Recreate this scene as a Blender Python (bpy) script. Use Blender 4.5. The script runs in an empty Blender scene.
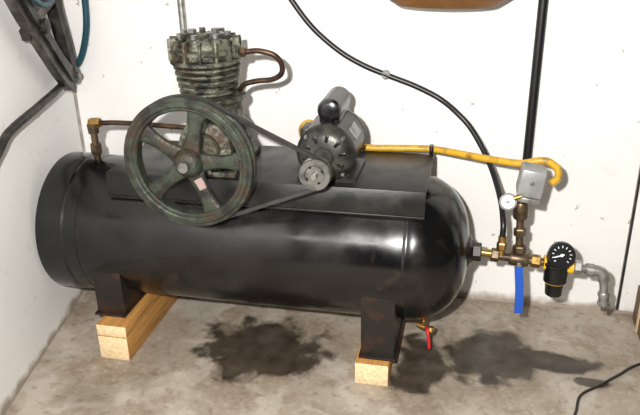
import bpy, bmesh, math, random
from mathutils import Vector, Matrix
random.seed(4)
SC=bpy.context.scene
try:
    SC.view_settings.view_transform='Standard'
except Exception: pass
WY=-0.135
TY,TZ,TR=-0.46,0.37,0.238

# ---------------- materials ----------------
def mat(name,col,rough=.5,metal=0,col2=None,scale=12,detail=6,lo=.4,hi=.65,bump=0,bscale=60,rough2=None,coat=0,spec=.5,col3=None,s3=9,lo3=.5,hi3=.65):
    m=bpy.data.materials.new(name);m.use_nodes=True
    nt=m.node_tree;b=nt.nodes['Principled BSDF']
    b.inputs['Base Color'].default_value=(*col,1);b.inputs['Roughness'].default_value=rough
    b.inputs['Metallic'].default_value=metal
    b.inputs['Specular IOR Level'].default_value=spec
    b.inputs['Coat Weight'].default_value=coat
    tc=nt.nodes.new('ShaderNodeTexCoord')
    if col2 is not None:
        n=nt.nodes.new('ShaderNodeTexNoise');n.inputs['Scale'].default_value=scale;n.inputs['Detail'].default_value=detail
        nt.links.new(tc.outputs['Object'],n.inputs['Vector'])
        r=nt.nodes.new('ShaderNodeValToRGB');r.color_ramp.elements[0].position=lo;r.color_ramp.elements[1].position=hi
        r.color_ramp.elements[0].color=(*col,1);r.color_ramp.elements[1].color=(*col2,1)
        nt.links.new(n.outputs['Fac'],r.inputs['Fac']);out=r.outputs['Color']
        if col3 is not None:
            n3=nt.nodes.new('ShaderNodeTexNoise');n3.inputs['Scale'].default_value=s3;n3.inputs['Detail'].default_value=9;n3.inputs['Distortion'].default_value=.6
            mp=nt.nodes.new('ShaderNodeMapping');mp.inputs['Location'].default_value=(3.1,7.7,1.3);nt.links.new(tc.outputs['Object'],mp.inputs[0]);nt.links.new(mp.outputs[0],n3.inputs['Vector'])
            q=nt.nodes.new('ShaderNodeMapRange');q.inputs[1].default_value=lo3;q.inputs[2].default_value=hi3;nt.links.new(n3.outputs['Fac'],q.inputs[0])
            x=nt.nodes.new('ShaderNodeMix');x.data_type='RGBA';nt.links.new(q.outputs[0],x.inputs[0]);nt.links.new(out,x.inputs[6]);x.inputs[7].default_value=(*col3,1);out=x.outputs[2]
        nt.links.new(out,b.inputs['Base Color'])
        if rough2 is not None:
            mr=nt.nodes.new('ShaderNodeMapRange');mr.inputs['From Min'].default_value=lo;mr.inputs['From Max'].default_value=hi
            mr.inputs['To Min'].default_value=rough;mr.inputs['To Max'].default_value=rough2
            nt.links.new(n.outputs['Fac'],mr.inputs['Value']);nt.links.new(mr.outputs['Result'],b.inputs['Roughness'])
    if bump:
        n2=nt.nodes.new('ShaderNodeTexNoise');n2.inputs['Scale'].default_value=bscale;n2.inputs['Detail'].default_value=4
        nt.links.new(tc.outputs['Object'],n2.inputs['Vector'])
        bp=nt.nodes.new('ShaderNodeBump');bp.inputs['Strength'].default_value=bump;bp.inputs['Distance'].default_value=.01
        nt.links.new(n2.outputs['Fac'],bp.inputs['Height']);nt.links.new(bp.outputs['Normal'],b.inputs['Normal'])
    return m
M={}
M['tank']=mat('tank_black_paint',(.003,.003,.0032),.15,0,(.007,.0065,.006),7,9,.42,.66,.016,30,.30,.0,.55,(.022,.015,.010),13,.62,.74)
M['plate']=mat('plate_black_steel',(.005,.005,.0045),.34,0,(.013,.011,.010),14,6,.45,.7,.05,180,.5)
M['leg']=mat('leg_black_rusty',(.008,.006,.005),.45,0,(.05,.018,.009),16,6,.5,.75,.1,120)
M['green']=mat('flywheel_green_cast_iron',(.040,.050,.034),.42,.2,(.013,.012,.009),22,8,.42,.62,.3,140,.6,0,.5,(.040,.026,.016),14,.54,.64)
M['pump']=mat('pump_green_grey_iron',(.165,.170,.125),.42,.4,(.022,.021,.016),26,8,.42,.6,.45,110,.6,0,.5,(.075,.05,.03),18,.55,.65)
M['steel']=mat('worn_steel',(.45,.44,.41),.32,.9,(.16,.14,.12),30,6,.45,.7)
M['galv']=mat('galvanised_steel',(.34,.34,.32),.4,.7,(.16,.155,.14),40,5,.45,.7)
M['pulley']=mat('machined_pulley',(.26,.26,.25),.35,.8,(.08,.08,.07),30,5,.45,.7)
M['motor']=mat('motor_dark_grey',(.012,.012,.011),.34,.1,(.03,.028,.024),18,6,.5,.75,.1,140)
M['motorbell']=mat('motor_end_bell_grey',(.055,.055,.046),.38,.4,(.018,.018,.016),24,6,.45,.65,.1,140)
M['black']=mat('black_plastic',(.005,.005,.006),.25)
M['rubber']=mat('black_rubber',(.006,.006,.007),.38)
M['belt']=mat('belt_rubber',(.012,.0115,.010),.6,0,(.025,.024,.021),40,4)
M['brass']=mat('brass',(.50,.31,.09),.3,.9,(.25,.14,.045),30,5,.45,.7)
M['bronze']=mat('old_bronze_pipe',(.15,.105,.06),.4,.75,(.06,.042,.03),35,5,.4,.65)
M['copper']=mat('dull_copper',(.10,.055,.035),.4,.7,(.035,.025,.018),30,5,.4,.65)
M['yellow']=mat('yellow_hose_rubber',(.56,.32,.018),.42,0,(.25,.14,.02),30,5,.48,.68)
M['yellowp']=mat('yellow_plastic',(.75,.42,.02),.4)
M['blue']=mat('blue_vinyl',(.008,.07,.38),.35)
M['red']=mat('red_vinyl',(.45,.015,.015),.4)
M['teal']=mat('teal_hose_rubber',(.008,.055,.075),.4)
M['boxg']=mat('grey_switch_housing',(.30,.31,.31),.4,.2,(.22,.22,.215),20,4)
M['white']=mat('white_dial',(.75,.75,.72),.5)
M['label']=mat('paper_label',(.30,.22,.20),.6,0,(.22,.06,.05),40,2,.5,.55)
M['brown']=mat('brown_varnished_basket',(.20,.09,.025),.45,0,(.10,.048,.016),6,3,.35,.65,.1,70)
M['dark']=mat('dark_iron',(.018,.016,.014),.45,.3,(.06,.052,.044),25,5,.45,.7,.1,100)
M['grip']=mat('grey_bracket_steel',(.035,.032,.028),.42,.5,(.13,.12,.10),14,6,.42,.65,.1,100)

def wood(name,a,b):
    m=bpy.data.materials.new(name);m.use_nodes=True;nt=m.node_tree;p=nt.nodes['Principled BSDF'];p.inputs['Roughness'].default_value=.7
    tc=nt.nodes.new('ShaderNodeTexCoord');mp=nt.nodes.new('ShaderNodeMapping');mp.inputs['Scale'].default_value=(30,2.2,30)
    n=nt.nodes.new('ShaderNodeTexNoise');n.inputs['Scale'].default_value=3;n.inputs['Detail'].default_value=5;n.inputs['Distortion'].default_value=.6
    r=nt.nodes.new('ShaderNodeValToRGB');r.color_ramp.elements[0].position=.35;r.color_ramp.elements[1].position=.7
    r.color_ramp.elements[0].color=(*a,1);r.color_ramp.elements[1].color=(*b,1)
    nt.links.new(tc.outputs['Object'],mp.inputs[0]);nt.links.new(mp.outputs[0],n.inputs['Vector']);nt.links.new(n.outputs['Fac'],r.inputs['Fac']);nt.links.new(r.outputs[0],p.inputs['Base Color'])
    return m
M['wood_end']=wood('pine_end_grain',(.76,.60,.37),(.58,.42,.23))
M['wood']=wood('pine_side',(.46,.235,.06),(.29,.13,.032))

def wallmat(name):
    m=bpy.data.materials.new(name);m.use_nodes=True;nt=m.node_tree;p=nt.nodes['Principled BSDF'];p.inputs['Roughness'].default_value=.62
    tc=nt.nodes.new('ShaderNodeTexCoord')
    def noise(s,d=5,dist=0):
        n=nt.nodes.new('ShaderNodeTexNoise');n.inputs['Scale'].default_value=s;n.inputs['Detail'].default_value=d;n.inputs['Distortion'].default_value=dist
        nt.links.new(tc.outputs['Object'],n.inputs['Vector']);return n
    def ramp(n,p0,c0,p1,c1):
        r=nt.nodes.new('ShaderNodeValToRGB');r.color_ramp.elements[0].position=p0;r.color_ramp.elements[1].position=p1
        r.color_ramp.elements[0].color=(*c0,1);r.color_ramp.elements[1].color=(*c1,1);nt.links.new(n.outputs['Fac'],r.inputs['Fac']);return r
    def mul(a,b):
        x=nt.nodes.new('ShaderNodeMix');x.data_type='RGBA';x.blend_type='MULTIPLY';x.inputs[0].default_value=1
        nt.links.new(a.outputs[0] if a.bl_idname!='ShaderNodeMix' else a.outputs[2],x.inputs[6]);nt.links.new(b.outputs[0],x.inputs[7]);return x
    a=ramp(noise(2.2,4),.3,(.74,.73,.71),.7,(.82,.81,.79))
    b=ramp(noise(34,3,.5),.70,(1,1,1),.76,(.50,.42,.34))
    c=ramp(noise(9,6,.3),.64,(1,1,1),.8,(.84,.82,.78))
    x=mul(mul(a,b),c)
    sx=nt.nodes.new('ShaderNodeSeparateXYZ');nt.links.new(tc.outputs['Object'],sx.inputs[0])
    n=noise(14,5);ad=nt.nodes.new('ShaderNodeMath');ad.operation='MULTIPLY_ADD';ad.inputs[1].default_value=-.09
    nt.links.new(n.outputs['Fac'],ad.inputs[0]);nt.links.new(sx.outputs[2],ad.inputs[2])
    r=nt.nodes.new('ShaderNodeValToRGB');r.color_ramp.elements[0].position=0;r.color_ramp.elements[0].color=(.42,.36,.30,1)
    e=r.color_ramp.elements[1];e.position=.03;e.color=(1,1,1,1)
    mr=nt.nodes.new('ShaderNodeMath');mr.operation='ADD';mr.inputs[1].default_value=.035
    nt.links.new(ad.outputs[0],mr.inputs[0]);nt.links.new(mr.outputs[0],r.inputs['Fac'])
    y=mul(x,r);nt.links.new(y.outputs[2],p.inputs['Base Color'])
    bp=nt.nodes.new('ShaderNodeBump');bp.inputs['Strength'].default_value=.15;bp.inputs['Distance'].default_value=.004
    nn=noise(25,5);nt.links.new(nn.outputs['Fac'],bp.inputs['Height']);nt.links.new(bp.outputs[0],p.inputs['Normal'])
    return m
M['wall']=wallmat('white_painted_wall')

def floormat():
    m=bpy.data.materials.new('stained_concrete');m.use_nodes=True;nt=m.node_tree;p=nt.nodes['Principled BSDF']
    tc=nt.nodes.new('ShaderNodeTexCoord')
    def noise(s,d=6,dist=0):
        n=nt.nodes.new('ShaderNodeTexNoise');n.inputs['Scale'].default_value=s;n.inputs['Detail'].default_value=d;n.inputs['Distortion'].default_value=dist
        nt.links.new(tc.outputs['Object'],n.inputs['Vector']);return n
    def mixc(fac,a,b,mode='MIX'):
        x=nt.nodes.new('ShaderNodeMix');x.data_type='RGBA';x.blend_type=mode
        if isinstance(fac,float):x.inputs[0].default_value=fac
        else: nt.links.new(fac,x.inputs[0])
        for s,v in((6,a),(7,b)):
            if isinstance(v,tuple):x.inputs[s].default_value=(*v,1)
            else:nt.links.new(v,x.inputs[s])
        return x.outputs[2]
    def rng(sock,a,b,c=0.,d=1.):
        q=nt.nodes.new('ShaderNodeMapRange');q.inputs[1].default_value=a;q.inputs[2].default_value=b;q.inputs[3].default_value=c;q.inputs[4].default_value=d
        nt.links.new(sock,q.inputs[0]);return q.outputs[0]
    def math_(op,a,b):
        q=nt.nodes.new('ShaderNodeMath');q.operation=op
        for i,v in enumerate((a,b)):
            if isinstance(v,(int,float)):q.inputs[i].default_value=v
            else:nt.links.new(v,q.inputs[i])
        return q.outputs[0]
    base=mixc(rng(noise(3,7,.4).outputs['Fac'],.35,.65),(.26,.21,.155),(.39,.34,.275))
    base=mixc(rng(noise(8,8,.4).outputs['Fac'],.48,.64,0,.6),base,(.20,.145,.095))
    base=mixc(rng(noise(6.5,9,.6).outputs['Fac'],.54,.62,0,.6),base,(.46,.42,.36))
    base=mixc(rng(noise(45,6).outputs['Fac'],.5,.7,0,.4),base,(.48,.44,.38))
    base=mixc(rng(noise(28,8,.3).outputs['Fac'],.56,.66,0,.45),base,(.15,.115,.08))
    sx=nt.nodes.new('ShaderNodeSeparateXYZ');nt.links.new(tc.outputs['Object'],sx.inputs[0])
    w1=math_('MULTIPLY',math_('SUBTRACT',noise(11,9,.3).outputs['Fac'],.5),1.6)
    def blobs(lst,e0,e1):
        tot=None
        for cx,cy,rx,ry in lst:
            dx=math_('DIVIDE',math_('SUBTRACT',sx.outputs[0],cx),rx);dy=math_('DIVIDE',math_('SUBTRACT',sx.outputs[1],cy),ry)
            d=math_('SQRT',math_('ADD',math_('MULTIPLY',dx,dx),math_('MULTIPLY',dy,dy)),0)
            d=math_('ADD',d,w1)
            s=rng(d,e0,e1,1,0)
            tot=s if tot is None else math_('MAXIMUM',tot,s)
        return tot
    f1=blobs([(-.17,-.60,.22,.175),(.37,-.60,.085,.17),(.60,-.50,.155,.155),(.80,-.49,.13,.06),(.91,-.58,.05,.025)],.85,1.10)
    halo=blobs([(-.15,-.60,.28,.22),(.40,-.62,.14,.24),(.62,-.52,.21,.18),(.84,-.50,.2,.10),(-.48,-.62,.09,.26),(-.62,-.95,.09,.09)],.5,1.3)
    dens=rng(noise(16,5).outputs['Fac'],.3,.7,.78,1.)
    base=mixc(math_('MULTIPLY',halo,.38),base,(.13,.10,.07))
    fac=math_('MULTIPLY',f1,dens)
    col=mixc(fac,base,(.028,.020,.013))
    nt.links.new(col,p.inputs['Base Color'])
    nt.links.new(rng(fac,0,1,.7,.4),p.inputs['Roughness'])
    bp=nt.nodes.new('ShaderNodeBump');bp.inputs['Strength'].default_value=.35;bp.inputs['Distance'].default_value=.006
    nt.links.new(noise(35,8).outputs['Fac'],bp.inputs['Height']);nt.links.new(bp.outputs[0],p.inputs['Normal'])
    return m
M['floor']=floormat()

# ---------------- geometry helpers ----------------
def empty(name,parent=None):
    e=bpy.data.objects.new(name,None);SC.collection.objects.link(e);e.empty_display_size=.05
    if parent:e.parent=parent
    return e
def finish(bm,name,m,parent=None,smooth=True,angle=35):
    bmesh.ops.recalc_face_normals(bm,faces=bm.faces)
    me=bpy.data.meshes.new(name);bm.to_mesh(me);bm.free()
    mm=m if isinstance(m,(list,tuple)) else [m]
    for x in mm: me.materials.append(M[x])
    if smooth:
        me.shade_smooth();me.set_sharp_from_angle(angle=math.radians(angle))
    o=bpy.data.objects.new(name,me);SC.collection.objects.link(o)
    if parent:o.parent=parent
    return o
def basis(axis):
    a=Vector(axis).normalized()
    t=Vector((0,0,1)) if abs(a.z)<.9 else Vector((0,1,0))
    u=t.cross(a).normalized();v=a.cross(u);return a,u,v
def lathe_bm(bm,prof,c,axis,n=48,close=False):
    a,u,v=basis(axis);c=Vector(c);rings=[]
    for s,r in prof:
        if r<1e-6: rings.append([bm.verts.new(c+a*s)])
        else: rings.append([bm.verts.new(c+a*s+(u*math.cos(2*math.pi*i/n)+v*math.sin(2*math.pi*i/n))*r) for i in range(n)])
    pairs=list(zip(rings,rings[1:]))
    if close: pairs.append((rings[-1],rings[0]))
    for A,B in pairs:
        for i in range(n):
            j=(i+1)%n
            if len(A)==1 and len(B)==1: continue
            if len(A)==1: bm.faces.new((A[0],B[i],B[j]))
            elif len(B)==1: bm.faces.new((A[i],A[j],B[0]))
            else: bm.faces.new((A[i],A[j],B[j],B[i]))
    if not close:
        if len(rings[0])>1: bm.faces.new(rings[0])
        if len(rings[-1])>1: bm.faces.new(list(reversed(rings[-1])))
def lathe(name,prof,c,axis,m,parent=None,n=48,close=False,angle=35):
    bm=bmesh.new();lathe_bm(bm,prof,c,axis,n,close);return finish(bm,name,m,parent,True,angle)
def cyl(name,p0,p1,r,m,parent=None,n=32,bev=.0015):
    p0=Vector(p0);p1=Vector(p1);L=(p1-p0).length;b=min(bev,r*.3,L*.3)
    return lathe(name,[(0,0),(0,r-b),(b,r),(L-b,r),(L,r-b),(L,0)],p0,p1-p0,m,parent,n)
def hexnut(name,p0,p1,r,m,parent=None):
    p0=Vector(p0);p1=Vector(p1);L=(p1-p0).length
    return lathe(name,[(0,0),(0,r*.9),(L*.12,r),(L*.88,r),(L,r*.9),(L,0)],p0,p1-p0,m,parent,6,angle=20)
def box(name,lo,hi,m,parent=None,bev=.003,rot=None,seg=2):
    bm=bmesh.new();lo=Vector(lo);hi=Vector(hi);c=(lo+hi)/2;s=hi-lo
    bmesh.ops.create_cube(bm,size=1,matrix=Matrix.Diagonal((*s,1)))
    if bev: bmesh.ops.bevel(bm,geom=list(bm.edges),offset=bev,segments=seg,profile=.5,affect='EDGES')
    M4=Matrix.Translation(c)@(rot.to_4x4() if rot else Matrix.Identity(4))
    bmesh.ops.transform(bm,matrix=M4,verts=bm.verts)
    return finish(bm,name,m,parent)
def smoothpath(pts,k=8):
    P=[Vector(p) for p in pts];P=[P[0]*2-P[1]]+P+[P[-1]*2-P[-2]];out=[]
    for i in range(1,len(P)-2):
        a,b,c,d=P[i-1:i+3]
        for j in range(k):
            t=j/k
            out.append(.5*((2*b)+(c-a)*t+(2*a-5*b+4*c-d)*t*t+(3*b-a-3*c+d)*t**3))
    out.append(P[-2]);return out
def tube(name,pts,r,m,parent=None,n=14,smooth=8,closed=False,flat=None):
    path=smoothpath(pts,smooth) if smooth else [Vector(p) for p in pts]
    bm=bmesh.new();rings=[];N=len(path);prev=None
    for i,p in enumerate(path):
        if closed: t=(path[(i+1)%N]-path[i-1])
        else: t=path[min(i+1,N-1)]-path[max(i-1,0)]
        t.normalize()
        if prev is None:
            a,u,v=basis(t)
        else:
            u=(prev-t*prev.dot(t)).normalized();v=t.cross(u)
        prev=u
        if flat: ring=[bm.verts.new(p+u*a_+v*b_) for a_,b_ in flat]
        else: ring=[bm.verts.new(p+(u*math.cos(2*math.pi*j/n)+v*math.sin(2*math.pi*j/n))*r) for j in range(n)]
        rings.append(ring)
    n=len(rings[0])
    prs=list(zip(rings,rings[1:]))+([(rings[-1],rings[0])] if closed else [])
    for A,B in prs:
        for i in range(n):bm.faces.new((A[i],A[(i+1)%n],B[(i+1)%n],B[i]))
    if not closed:
        bm.faces.new(rings[0]);bm.faces.new(list(reversed(rings[-1])))
    return finish(bm,name,m,parent,True,40)
def prism(name,poly,vec,m,parent=None,bev=0):
    bm=bmesh.new();A=[bm.verts.new(p) for p in poly];vec=Vector(vec);B=[bm.verts.new(Vector(p)+vec) for p in poly]
    bm.faces.new(A);bm.faces.new(list(reversed(B)));n=len(A)
    for i in range(n):bm.faces.new((A[i],B[i],B[(i+1)%n],A[(i+1)%n]))
    if bev: bmesh.ops.bevel(bm,geom=list(bm.edges),offset=bev,segments=2,profile=.5,affect='EDGES')
    return finish(bm,name,m,parent,True,30)

# ---------------- room ----------------
prism('floor',[(-1.6,-3.3,-.08),(2.2,-3.3,-.08),(2.2,.1,-.08),(-1.6,.1,-.08)],(0,0,.08),'floor')
box('wall_back',(-1.12,WY,0),(2.2,WY+.1,2.5),'wall',bev=0)
K=.197
def lw(y,off=0): # left wall x at y
    return -1.02+K*(WY-y)+off
prism('wall_left',[(lw(WY),WY,0),(lw(-3.3),-3.3,0),(lw(-3.3)-.1,-3.3,0),(lw(WY)-.1,WY+.1,0),(lw(WY),WY+.1,0)],(0,0,2.5),'wall')
M['caulk']=mat('grey_corner_caulk',(.26,.24,.21),.7,0,(.45,.43,.40),20,4)
prism('trim_1',[(lw(WY),WY,0),(lw(WY)+.010,WY,0),(lw(WY-.012)+0.0,WY-.012,0)],(0,0,2.5),'caulk')
prism('trim_2',[(1.045,WY-.016,0.02),(1.052,WY-.016,0.02),(1.052,WY,0.02),(1.045,WY,0.02)],(0,0,2.3),'dark')
box('wall_panel_right',(1.053,WY-.018,.02),(1.9,WY-.0005,2.4),'wall',bev=.002)

# ---------------- tank ----------------
tank=empty('air_compressor_tank')
def head(x0,depth,sgn,r,n=14):
    return [(x0+sgn*depth*math.sin(a),r*(math.cos(a))**.75 if a<math.pi/2-1e-4 else 0) for a in [math.pi/2*i/n for i in range(n+1)]]
prof=[]
L=head(-.76,.11,-1,TR-.012);L.reverse();prof+=L
prof+=[(-.752,TR-.001),(-.75,TR),(-.748,TR),(-.73,TR)]
prof+=[(-.73+i*(1.02/30),TR+.0006*math.sin(i*1.3)) for i in range(1,31)]
prof+=[(.312,TR),(.315,TR),(.318,TR+.0015),(.326,TR+.0015),(.33,TR)]+head(.33,.175,1,TR,24)[1:]
lathe('shell',prof,(0,TY,TZ),(1,0,0),'tank',tank,128)
lathe('end_skirt',[(-.892,TR-.012),(-.896,TR-.004),(-.892,TR+.004),(-.889,TR+.0042),(-.86,TR+.0042),(-.803,TR+.0042),(-.80,TR+.004),(-.795,TR+.001),(-.79,TR+.001),(-.75,TR+.001),(-.75,TR-.012)],(0,TY,TZ),(1,0,0),'tank',tank,128,close=True)
lathe('port_boss',[(.485,0),(.485,.056),(.505,.054),(.511,.046),(.514,.040),(.518,.036),(.518,0)],(0,TY,TZ-.003),(1,0,0),'tank',tank)
hexnut('port_bushing',(.516,TY,TZ-.003),(.545,TY,TZ-.003),.030,'dark',tank)
PZ=.627
y0,y1=-.625,-.285
xa,xb=-.645,.372
prism('top_plate',[(xa,y0,PZ),(xa,y1,PZ),(xa,y1,PZ-.03),(xa,y1-.005,PZ-.03),(xa,y1-.005,PZ-.006),(xa,y0+.005,PZ-.006),(xa,y0-.005,PZ-.078),(xa,y0-.010,PZ-.078)],(xb-xa,0,0),'plate',tank,bev=.0012)
box('plate_front_lip',(xa,y0-.013,PZ-.082),(xb,y0-.006,PZ-.074),'plate',tank,bev=.003)
box('plate_end_clip',(xb-.018,y1-.002,PZ-.005),(xb-.004,y1+.018,PZ+.03),'black',tank,bev=.002)
def leg(name,xc,w,zb):
    poly=[(xc-w/2,-.685,zb),(xc-w/2,-.685,TZ-.065)]
    for i in range(21):
        y=-.672+i*(.424/20);dy=y-TY
        poly.append((xc-w/2,y,TZ-math.sqrt(max(0,TR**2-dy*dy))+.004))
    poly+=[(xc-w/2,-.235,TZ-.065),(xc-w/2,-.235,zb)]
    prism(name,poly,(w,0,0),'leg',tank)
    box(name+'_foot',(xc-w/2-.006,-.70,zb),(xc+w/2+.006,-.225,zb+.008),'leg',tank,bev=.002)
leg('leg_1',-.665,.10,.131)
leg('leg_2',.245,.105,.078)
def timber(name,lo,hi,parent=None,side='wood'):
    o=box(name,lo,hi,[side,'wood_end'],parent,bev=.0025)
    for f in o.data.polygons:
        if abs(f.normal.y)>.8:f.material_index=1
    return o
wb=empty('wooden_block')
timber('lower_board',(-.688,-.755,0),(-.582,-.20,.088),wb)
timber('upper_board',(-.690,-.752,.0882),(-.583,-.20,.130),wb)
wb2=empty('wooden_block.001')
timber('board',(.18,-.725,0),(.286,-.20,.077),wb2)

# drain valve
dv=empty('drain_valve')
cyl('nipple',(.375,-.50,.145),(.375,-.50,.105),.008,'brass',dv)
cyl('body',(.355,-.51,.103),(.40,-.525,.098),.010,'brass',dv)
hexnut('cap',(.396,-.523,.0985),(.410,-.528,.097),.013,'brass',dv)
tube('handle',[(.385,-.525,.105),(.392,-.54,.098),(.397,-.55,.070),(.400,-.555,.045)],.006,'red',dv,smooth=6)

# ---------------- pump ----------------
px,py=-.325,-.475
pump=empty('compressor_pump')
FX,FY,FZ=-.309,-.725,.717
box('base_flange',(px-.11,-.61,PZ),(px+.11,-.33,PZ+.018),'pump',pump,bev=.004)
lathe('crankcase',[(0,0),(0,.102),(.02,.105),(.10,.10),(.15,.09),(.19,.085),(.205,.10),(.215,.10),(.215,0)],(px+.01,py,PZ+.014),(0,0,1),'pump',pump,64)
lathe('crank_housing',[(0,0),(0,.05),(.02,.055),(.03,.085),(.05,.09),(.23,.09),(.25,.08),(.27,.05),(.27,0)],(FX,-.635,FZ),(0,1,0),'pump',pump,48)
for i in range(8):
    a=i*math.pi/4+.2
    hexnut('housing_bolt_%d'%(i+1),(FX+.073*math.cos(a),-.607,FZ+.073*math.sin(a)),(FX+.073*math.cos(a),-.617,FZ+.073*math.sin(a)),.008,'pulley',pump)
cyl('crankshaft',(FX,-.78,FZ),(FX,-.62,FZ),.016,'pulley',pump)
cz=PZ+.235
pr=[(0,0),(0,.075)]
z=.0
for i in range(5):
    r=.092+.003*i
    pr+=[(z+.002,.076),(z+.006,r),(z+.012,r),(z+.016,.076)];z+=.019
pr+=[(z,.085),(z,0)]
lathe('finned_cylinder',pr,(px-.005,py,cz),(0,0,1),'pump',pump,72)
hz=cz+z
hx=px-.008
lathe('cylinder_head',[(0,0),(0,.106),(.004,.110),(.014,.110),(.018,.094),(.030,.092),(.034,.108),(.044,.108),(.050,.092),(.064,.084),(.070,.066),(.070,0)],(hx,py,hz),(0,0,1),'pump',pump,72)
for i in range(14):
    a=2*math.pi*i/14
    R3=Matrix.Rotation(a,3,'Z')
    c=Vector((hx,py,hz+.041))+R3@Vector((.093,0,0))
    box('head_fin_%d'%(i+1),c-Vector((.02,.0045,.030)),c+Vector((.02,.0045,.036)),'pump',pump,bev=.002,rot=R3)
for i in range(7):
    a=2*math.pi*i/7+.2
    c=Vector((hx+.074*math.cos(a),py+.074*math.sin(a),hz+.06))
    cyl('bolt_boss_%d'%(i+1),c,c+Vector((0,0,.020)),.015,'pump',pump,20)
    hexnut('head_bolt_%d'%(i+1),c+Vector((0,0,.020)),c+Vector((0,0,.034)),.011,'pulley',pump)
for i,(dx,dy) in enumerate([(-.032,-.01),(.034,.012)]):
    lathe('valve_cap_%d'%(i+1),[(0,0),(0,.026),(.020,.026),(.024,.022),(.024,0)],(hx+dx,py+dy,hz+.066),(0,0,1),'pulley' if i else 'pump',pump,24)
    hexnut('valve_nut_%d'%(i+1),(hx+dx,py+dy,hz+.088),(hx+dx,py+dy,hz+.102),.014,'pulley',pump)
for i in range(3):
    box('top_rib_%d'%(i+1),(hx-.06+i*.05,py-.06,hz+.066),(hx-.052+i*.05,py+.06,hz+.083),'pump',pump,bev=.002)
cyl('inlet_port',(hx+.085,py-.01,hz+.035),(hx+.120,py-.015,hz+.037),.02,'pump',pump)
hexnut('discharge_nut',(hx+.120,py-.015,hz+.037),(hx+.138,py-.015,hz+.037),.016,'bronze',pump)
zz=hz+.037
tube('discharge_tube',[(hx+.135,py-.015,zz),(-.155,py-.015,zz+.004),(-.110,py-.01,zz-.008),(-.090,py,zz-.036),(-.093,py+.005,zz-.068),(-.125,py+.01,zz-.088),(-.17,py+.01,zz-.094),(-.212,py+.01,zz-.105),(-.24,py+.03,zz-.13)],.0085,'copper',pump,n=16)
ap=empty('tank_inlet_pipe')
cyl('riser',(-.765,TY,.60),(-.765,TY,.715),.012,'bronze',ap)
hexnut('union_nut',(-.765,TY,.628),(-.765,TY,.662),.021,'bronze',ap)
lathe('elbow_body',[(0,0),(0,.018),(.03,.020),(.034,.016),(.034,0)],(-.765,TY,.70),(0,0,1),'bronze',ap,24)
hexnut('elbow_nut',(-.775,TY,.735),(-.735,TY,.737),.018,'brass',ap)
tube('feed_tube',[(-.74,TY,.736),(-.68,TY,.740),(-.60,TY,.740),(-.52,TY,.738),(-.42,TY,.735)],.0085,'copper',ap)

# ---------------- flywheel ----------------
fw=empty('flywheel',pump)
ro=.196
lathe('rim',[(-.022,ro),(-.022,ro-.034),(-.018,ro-.038),(.018,ro-.038),(.022,ro-.034),(.022,ro),(.018,ro+.003),(.012,ro),(.007,ro-.013),(-.007,ro-.013),(-.012,ro),(-.018,ro+.003)],(FX,FY,FZ),(0,1,0),'green',fw,96,close=True)
lathe('rim_bead',[(-.024,ro-.027),(-.027,ro-.023),(-.027,ro-.013),(-.024,ro-.009),(-.02,ro-.013),(-.02,ro-.023)],(FX,FY,FZ),(0,1,0),'green',fw,96,close=True)
lathe('hub',[(-.036,0),(-.036,.028),(-.032,.034),(-.01,.046),(.02,.046),(.03,.04),(.03,0)],(FX,FY,FZ),(0,1,0),'green',fw,48)
cyl('hub_nut',(FX,FY-.045,FZ),(FX,FY-.034,FZ),.014,'dark',fw,24)
for k in range(5):
    a=math.radians(-68+72*k)
    bm=bmesh.new();rows=[]
    for i in range(9):
        t=i/8;r=.036+t*(.164-.036);w=.030-.010*math.sin(t*math.pi)+.004*(t**3)
        c=Vector((math.cos(a)*r,0,math.sin(a)*r));tn=Vector((-math.sin(a),0,math.cos(a)))
        ring=[]
        for q in range(12):
            th=2*math.pi*q/12
            ring.append(bm.verts.new(Vector((FX,FY,FZ))+c+tn*(w*math.copysign(abs(math.cos(th))**.7,math.cos(th)))+Vector((0,.011*math.copysign(abs(math.sin(th))**.7,math.sin(th)),0))))
        rows.append(ring)
    for A,B in zip(rows,rows[1:]):
        for i in range(12):bm.faces.new((A[i],A[(i+1)%12],B[(i+1)%12],B[i]))
    bm.faces.new(rows[0]);bm.faces.new(rows[-1])
    finish(bm,'spoke_%d'%(k+1),'green',fw,True,50)
aL=math.radians(-62)
R3=Matrix.Rotation(-aL,3,'Y')
c=Vector((FX+.070*math.cos(aL),FY-.0122,FZ+.070*math.sin(aL)))
box('spoke_label',c-Vector((.017,.001,.013)),c+Vector((.017,.001,.013)),'label',fw,bev=0,rot=R3)

# ---------------- motor ----------------
mo=empty('electric_motor')
PX,PZp=.068,.705
MX,MZ=PX,PZp+.012
rM=.088
mf,mb=-.625,-.355
lathe('stator_shell',[(mf+.045,rM-.004),(mf+.048,rM),(mf+.052,rM),(mb-.049,rM),(mb-.045,rM),(mb-.042,rM-.004)],(MX,0,MZ),(0,1,0),'motor',mo,64)
lathe('front_bell',[(mf,0),(mf,.026),(mf+.006,.030),(mf+.008,.060),(mf+.02,.078),(mf+.036,rM+.001),(mf+.05,rM+.002),(mf+.05,0)],(MX,0,MZ),(0,1,0),'motorbell',mo,64)
lathe('rear_bell',[(mb-.05,0),(mb-.05,rM+.002),(mb-.034,rM),(mb-.015,.072),(mb,.05),(mb+.004,.03),(mb+.004,0)],(MX,0,MZ),(0,1,0),'motorbell',mo,64)
for i in range(10):
    a=2*math.pi*i/10+.15
    R3=Matrix.Rotation(-a,3,'Y')
    c=Vector((MX,mf+.010,MZ))+R3@Vector((.053,0,0))
    box('vent_%d'%(i+1),c-Vector((.014,.003,.006)),c+Vector((.014,.003,.006)),'black',mo,bev=.002,rot=R3)
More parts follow.
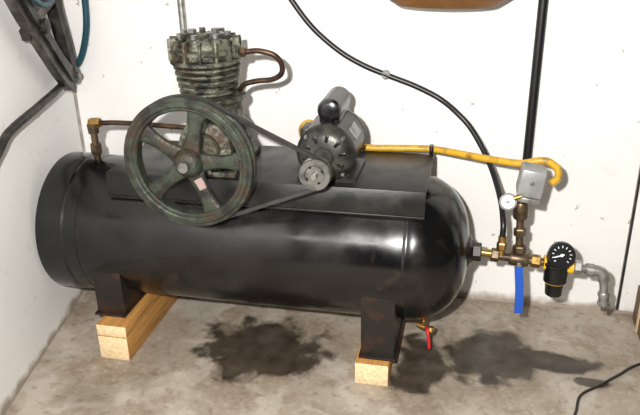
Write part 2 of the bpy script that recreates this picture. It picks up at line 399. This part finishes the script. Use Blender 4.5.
for i in range(4):
    a=math.pi/4+i*math.pi/2
    cyl('tie_bolt_%d'%(i+1),(MX+.078*math.cos(a),mf+.012,MZ+.078*math.sin(a)),(MX+.078*math.cos(a),mf+.03,MZ+.078*math.sin(a)),.006,'pulley',mo,12)
cyl('shaft',(MX,FY-.03,PZp),(MX,mf+.02,PZp),.009,'steel',mo)
prism('mount_cradle',[(MX-.09,-.59,PZ+.001),(MX+.09,-.59,PZ+.001),(MX+.09,-.59,PZ+.012),(MX+.062,-.59,PZ+.016),(MX+.055,-.59,PZ+.045),(MX-.055,-.59,PZ+.045),(MX-.062,-.59,PZ+.016),(MX-.09,-.59,PZ+.012)],(0,.19,0),'motor',mo)
cx,czz=MX+.002,MZ+rM+.030
lathe('capacitor_cover',[(-.555,0),(-.555,.022),(-.550,.032),(-.538,.037),(-.534,.037),(-.389,.037),(-.385,.037),(-.372,.032),(-.366,.02),(-.366,0)],(cx,0,czz),(0,1,0),'black',mo,32)
box('capacitor_base',(cx-.032,-.54,MZ+rM-.016),(cx+.032,-.385,MZ+rM+.022),'black',mo,bev=.006)
a=math.radians(34)
R3=Matrix.Rotation(-a,3,'Y')
c=Vector((MX,-.50,MZ))+R3@Vector((rM+.0005,0,0))
box('nameplate',c-Vector((.0015,.04,.020)),c+Vector((.0015,.04,.020)),'galv',mo,bev=0,rot=R3)
box('terminal_box',(MX-rM-.018,-.48,MZ-.03),(MX-rM+.012,-.40,MZ+.04),'motor',mo,bev=.006)
rp=.046
lathe('pulley',[(-.016,.010),(-.014,.026),(-.018,.030),(-.018,rp-.002),(-.015,rp),(-.009,rp),(-.004,rp-.011),(.004,rp-.011),(.009,rp),(.015,rp),(.018,rp-.002),(.018,.02),(.03,.018),(.03,.010)],(PX,FY,PZp),(0,1,0),'pulley',mo,48,close=True)
for i in range(4):
    a=i*math.pi/2+.5
    cyl('pulley_hole_%d'%(i+1),(PX+.027*math.cos(a),FY-.0165,PZp+.027*math.sin(a)),(PX+.027*math.cos(a),FY-.0150,PZp+.027*math.sin(a)),.005,'black',mo,12)

# ---------------- belt ----------------
r1,r2=ro-.003,rp-.004
c1=Vector((FX,0,FZ));c2=Vector((PX,0,PZp));D=c2-c1;d=D.length;th=math.atan2(D.z,D.x);al=math.acos((r1-r2)/d)
pts=[]
n=50
for i in range(n+1):
    a=th+al+(2*math.pi-2*al)*i/n
    pts.append((c1.x+r1*math.cos(a),FY,c1.z+r1*math.sin(a)))
for i in range(13):
    a=th-al+2*al*i/12
    pts.append((c2.x+r2*math.cos(a),FY,c2.z+r2*math.sin(a)))
bm=bmesh.new();rings=[];N=len(pts);P=[Vector(p) for p in pts]
for i in range(N):
    t=(P[(i+1)%N]-P[i-1]).normalized();u=Vector((t.z,0,-t.x));v=Vector((0,1,0))
    rings.append([bm.verts.new(P[i]+u*a_+v*b_) for a_,b_ in [(.005,-.0075),(.005,.0075),(-.005,.005),(-.005,-.005)]])
for A,B in zip(rings,rings[1:]+rings[:1]):
    for i in range(4):bm.faces.new((A[i],A[(i+1)%4],B[(i+1)%4],B[i]))
finish(bm,'drive_belt','belt')

# ---------------- manifold plumbing (right) ----------------
pm=empty('pipe_manifold')
YM=TY
cyl('nipple_1',(.54,YM,TZ-.003),(.60,YM,TZ-.006),.013,'brass',pm)
hexnut('tee_hex_1',(.575,YM,.362),(.600,YM,.360),.022,'bronze',pm)
cyl('horizontal_pipe',(.60,YM,.358),(.738,YM,.3493),.013,'bronze',pm)
lathe('cross_body',[(0,0),(0,.021),(.008,.024),(.052,.024),(.06,.021),(.06,0)],(.632,YM,.356),(1,0,-.05),'bronze',pm,28)
hexnut('reducer',(.70,YM,.352),(.728,YM,.350),.021,'brass',pm)
cyl('vertical_pipe',(.662,YM,.355),(.651,YM,.556),.012,'bronze',pm)
hexnut('v_nut_1',(.661,YM,.378),(.660,YM,.402),.021,'bronze',pm)
lathe('v_tee',[(0,0),(0,.020),(.006,.023),(.05,.023),(.056,.020),(.056,0)],(.654,YM,.495),(-.05,0,1),'bronze',pm,28)
hexnut('v_nut_2',(.6575,YM,.435),(.656,YM,.462),.019,'bronze',pm)
cyl('gauge_stub',(.654,YM,.528),(.632,YM-.006,.533),.009,'brass',pm)
cyl('hose_fitting_stub',(.606,YM,.365),(.606,YM,.385),.012,'brass',pm)
hexnut('hose_fitting_nut',(.606,YM,.383),(.606,YM,.408),.016,'brass',pm)
cyl('hose_ferrule',(.606,YM,.406),(.606,YM,.43),.0125,'brass',pm)
def gauge(name,c,nrm,r,dial='white',case='steel',k_=.82):
    e=empty(name);n_=Vector(nrm).normalized();c=Vector(c)
    lathe('case',[(-.022,0),(-.022,r*.9),(-.018,r),(0,r),(.004,r*.97),(.004,r*(k_+.02)),(.0,r*k_),(0,0)],c,n_,case,e,40)
    lathe('dial_face',[(0,0),(0,r*k_),(.0012,r*k_),(.0012,0)],c,n_,dial,e,40)
    a,u,v=basis(n_)
    k='black' if dial=='white' else 'white'
    for i in range(11):
        t=math.radians(-135+27*i)+math.pi/2
        d=u*math.cos(t)+v*math.sin(t)
        cyl('tick_%d'%(i+1),c+n_*.0014+d*r*(k_-.22),c+n_*.0014+d*r*(k_-.06),r*.035,k,e,6)
    t=math.radians(200);d=u*math.cos(t)+v*math.sin(t)
    cyl('needle',c+n_*.002-d*r*.2,c+n_*.002+d*r*.55,r*.05,k,e,6)
    cyl('pivot',c+n_*.001,c+n_*.004,r*.12,k,e,12)
    return e
gauge('pressure_gauge',(.612,YM-.022,.556),(-.05,-1,.35),.027,'white','black',.76)
ps=empty('pressure_switch')
Rz=Matrix.Rotation(math.radians(8),3,'Y')
box('cover',(.637,YM-.045,.581),(.711,YM+.035,.668),'boxg',ps,bev=.008,rot=Rz)
box('base_plate',(.637,YM-.05,.566),(.702,YM+.04,.582),'galv',ps,bev=.003,rot=Rz)
cyl('cover_screw',(.675,YM-.052,.63),(.675,YM-.044,.63),.006,'steel',ps,12)
hexnut('switch_port',(.650,YM,.557),(.651,YM,.574),.016,'steel',ps)
cyl('unloader',(.65,YM-.05,.59),(.625,YM-.05,.580),.006,'brass',ps)
cyl('valve_stem',(.662,YM-.02,.352),(.662,YM-.042,.350),.009,'steel',pm)
tube('ball_valve_lever',[(.662,YM-.04,.345),(.664,YM-.043,.32),(.668,YM-.046,.29),(.672,YM-.05,.24),(.674,YM-.05,.186)],.01,'blue',pm,flat=[(-.012,-.004),(.012,-.004),(.013,0),(.012,.004),(-.012,.004),(-.013,0)])
rg=empty('air_regulator')
rx=.778
cyl('inlet_nut',(.7385,YM,.349),(.760,YM,.348),.024,'yellowp',rg)
lathe('body',[(0,0),(0,.030),(.006,.036),(.06,.038),(.064,.042),(.072,.042),(.076,.036),(.10,.033),(.106,.026),(.106,0)],(rx,YM-.005,.285),(0,0,1),'black',rg,36)
lathe('adjust_knob',[(0,0),(0,.020),(.005,.026),(.045,.029),(.05,.031),(.056,.031),(.056,0)],(rx,YM-.005,.238),(0,0,1),'black',rg,24)
lathe('yellow_ring',[(0,0),(0,.035),(.004,.035),(.004,0)],(rx,YM-.005,.289),(0,0,1),'yellowp',rg,36)
lathe('yellow_collar',[(0,0),(0,.022),(.02,.022),(.02,0)],(rx+.03,YM-.005,.345),(1,0,0),'yellowp',rg,24)
gauge('regulator_gauge',(rx+.006,YM-.048,.402),(-.02,-1,.30),.041,'black','black',.78).parent=rg
cyl('gauge_mount',(rx+.01,YM-.01,.37),(rx+.012,YM-.03,.39),.011,'brass',rg)
oe=empty('outlet_coupler')
cyl('outlet_pipe',(rx+.051,YM-.005,.345),(.885,YM-.005,.338),.014,'galv',oe)
hexnut('outlet_nut',(rx+.051,YM-.005,.345),(rx+.074,YM-.005,.344),.022,'galv',oe)
cyl('elbow_collar',(.865,YM-.005,.339),(.89,YM-.005,.338),.020,'galv',oe)
tube('elbow',[(.885,YM-.005,.338),(.905,YM-.005,.336),(.918,YM-.006,.327),(.922,YM-.007,.305)],.017,'galv',oe,n=20)
cyl('drop',(.922,YM-.007,.305),(.929,YM-.009,.262),.013,'galv',oe)
lathe('quick_coupler',[(0,0),(0,.017),(.004,.019),(.012,.019),(.014,.016),(.034,.016),(.036,.019),(.044,.019),(.05,.014),(.05,0)],(.928,YM-.009,.268),(.1,-.02,-1),'galv',oe,24)
cyl('plug',(.933,YM-.01,.22),(.935,YM-.010,.200),.008,'steel',oe)

# ---------------- hoses ----------------
bh=empty('black_air_hose')
tube('hose',[(-.20,-.150,1.20),(-.137,-.150,1.101),(-.065,-.150,1.01),(.025,-.150,.935),(.11,-.150,.888),(.199,-.150,.854),(.29,-.152,.822),(.373,-.156,.783),(.435,-.18,.742),(.49,-.205,.690),(.553,-.27,.60),(.592,-.38,.525),(.605,-.45,.47),(.606,YM,.425)],.0095,'rubber',bh)
cyl('wall_clip',(.186,-.136,.858),(.186,-.158,.858),.015,'galv',bh)
yh=empty('yellow_air_hose')
tube('hose',[(-.040,-.30,.628),(-.066,-.315,.67),(-.070,-.322,.708),(-.047,-.315,.726),(-.01,-.305,.705),(.05,-.30,.670),(.136,-.285,.640),(.25,-.272,.638),(.357,-.268,.640),(.45,-.30,.640),(.55,-.345,.642),(.64,-.385,.648),(.69,-.395,.662),(.722,-.398,.664),(.750,-.42,.650),(.752,-.44,.628),(.732,-.452,.612)],.0115,'yellow',yh)

wc=empty('wall_conduit')
cyl('pipe',(.679,WY-.017,.55),(.679,WY-.017,2.4),.0155,'rubber',wc,24)
wc2=empty('wall_conduit.001')
cyl('pipe',(-.536,WY-.015,.60),(-.545,WY-.015,2.4),.013,'galv',wc2,24)
pc=empty('power_cable')
tube('cord',[(.72,-1.0,.005),(.80,-.86,.005),(.846,-.749,.005),(.87,-.66,.005),(.93,-.60,.005),(1.0,-.53,.005),(1.077,-.455,.005),(1.25,-.36,.005),(1.5,-.33,.005)],.0045,'rubber',pc,n=8)

# ---------------- basket near top ----------------
bk=empty('hanging_basket')
bm=bmesh.new();rings=[]
for i in range(12):
    t=i/11;z=1.106+.22*t;k=(.46+.54*math.sin(min(1,t*1.6+.12)*math.pi/2))
    rings.append([bm.verts.new((.385+.27*k*math.cos(2*math.pi*j/48),-.265+.125*k*math.sin(2*math.pi*j/48),z)) for j in range(48)])
for A,B in zip(rings,rings[1:]):
    for j in range(48):bm.faces.new((A[j],A[(j+1)%48],B[(j+1)%48],B[j]))
bm.faces.new(rings[0])
o=finish(bm,'bowl','brown',bk);md=o.modifiers.new('s','SOLIDIFY');md.thickness=.006
# ---------------- left wall things ----------------
wb3=empty('tool_bracket')
def lp(y,z,off=.02): return (lw(y)+off,y,z)
def rect(a,b): return [(-a,-b),(a,-b),(a,b),(-a,b)]
tube('main_arm',[lp(-.66,1.24,.06),lp(-.57,1.12,.06),lp(-.46,1.0,.06),lp(-.36,.90,.055),lp(-.27,.83,.05)],.01,'grip',wb3,flat=rect(.016,.040),smooth=3)
tube('main_arm_ridge',[lp(-.66,1.25,.08),lp(-.57,1.13,.08),lp(-.46,1.01,.08),lp(-.36,.91,.075),lp(-.28,.84,.065)],.01,'dark',wb3,flat=rect(.008,.016),smooth=3)
tube('inner_arm',[lp(-.30,1.26,.04),lp(-.29,1.10,.04),lp(-.26,.96,.045),lp(-.24,.84,.045)],.017,'dark',wb3,flat=rect(.022,.016),smooth=4)
tube('cross_brace',[lp(-.56,1.04,.045),lp(-.44,1.09,.045),lp(-.30,1.13,.045)],.012,'grip',wb3,flat=rect(.014,.018),smooth=3)
tube('cross_brace_upper',[lp(-.62,1.16,.045),lp(-.46,1.19,.045),lp(-.30,1.22,.045)],.012,'dark',wb3,flat=rect(.012,.02),smooth=3)
tube('lower_rod',[lp(-1.0,.70,.03),lp(-.85,.755,.03),lp(-.755,.79,.03),lp(-.55,.81,.04),lp(-.34,.825,.04),lp(-.25,.85,.04)],.0135,'dark',wb3,smooth=5)
lathe('pivot',[(0,0),(0,.030),(.03,.030),(.034,.022),(.034,0)],lp(-.25,.845,.04),(1,.197,0),'grip',wb3,24)
cyl('pivot_bolt',lp(-.25,.845,.07),lp(-.25,.845,.085),.012,'pulley',wb3)
lathe('knob',[(0,0),(0,.024),(.02,.024),(.024,.016),(.024,0)],lp(-.50,1.06,.08),(1,.197,0),'dark',wb3,24)
tube('teal_strap',[lp(-.66,1.20,.10),lp(-.56,1.15,.10),lp(-.49,1.125,.10),lp(-.42,1.14,.10),lp(-.38,1.22,.10)],.009,'teal',wb3)
th_=empty('teal_air_hose')
tube('hose',[(-.895,-.16,1.40),(-.90,-.16,1.20),(-.905,-.155,1.09),(-.915,-.155,1.0),(-.94,-.155,.92),(-.965,-.16,.87),(-.99,-.165,.85)],.012,'teal',th_)
cb=empty('cardboard_box')
M['card']=mat('brown_cardboard',(.16,.085,.04),.8,0,(.11,.06,.03),20,4)
box('carton',(1.10,-.33,0),(1.36,-.165,.14),'card',cb,bev=.003)
box('tape',(1.098,-.26,.0),(1.362,-.235,.1415),'wood_end',cb,bev=.0005)

# ---------------- light ----------------
w=bpy.data.worlds.new('w');SC.world=w;w.use_nodes=True
w.node_tree.nodes['Background'].inputs[0].default_value=(1,.97,.93,1);w.node_tree.nodes['Background'].inputs[1].default_value=.055
def area(name,loc,target,size,power,col,sy=None):
    l=bpy.data.lights.new(name,'AREA');l.shape='DISK' if sy is None else 'RECTANGLE';l.size=size;l.energy=power;l.color=col
    if sy:l.size_y=sy
    o=bpy.data.objects.new(name,l);SC.collection.objects.link(o);o.location=loc
    o.rotation_euler=(Vector(target)-Vector(loc)).to_track_quat('-Z','Y').to_euler();return o
area('flash_lamp',(.34,-2.60,1.56),(.25,-.3,.5),.05,88,(1,.975,.94))
area('tank_streak_fill',(-.15,-2.85,1.50),(-.1,-.6,.4),1.1,9,(1,.97,.93),.07)  # added unseen strip light, draws the long highlight along the tank
area('overhead_fill',(.1,-1.3,2.35),(0,-.5,0),.4,4,(1,.90,.78))  # added soft fill from above, not an actual fixture

# ---------------- camera ----------------
cd=bpy.data.cameras.new('camera');cam=bpy.data.objects.new('camera',cd);SC.collection.objects.link(cam)
cd.sensor_fit='HORIZONTAL';cd.sensor_width=36;cd.lens=711*36/640
R=Matrix.Rotation(math.radians(13),3,'Z')@Matrix.Rotation(math.pi/2-math.radians(23.6),3,'X')@Matrix.Rotation(math.radians(-1.2),3,'Z')
cam.matrix_world=Matrix.Translation((.5,-2.55,1.42))@R.to_4x4()
SC.camera=cam
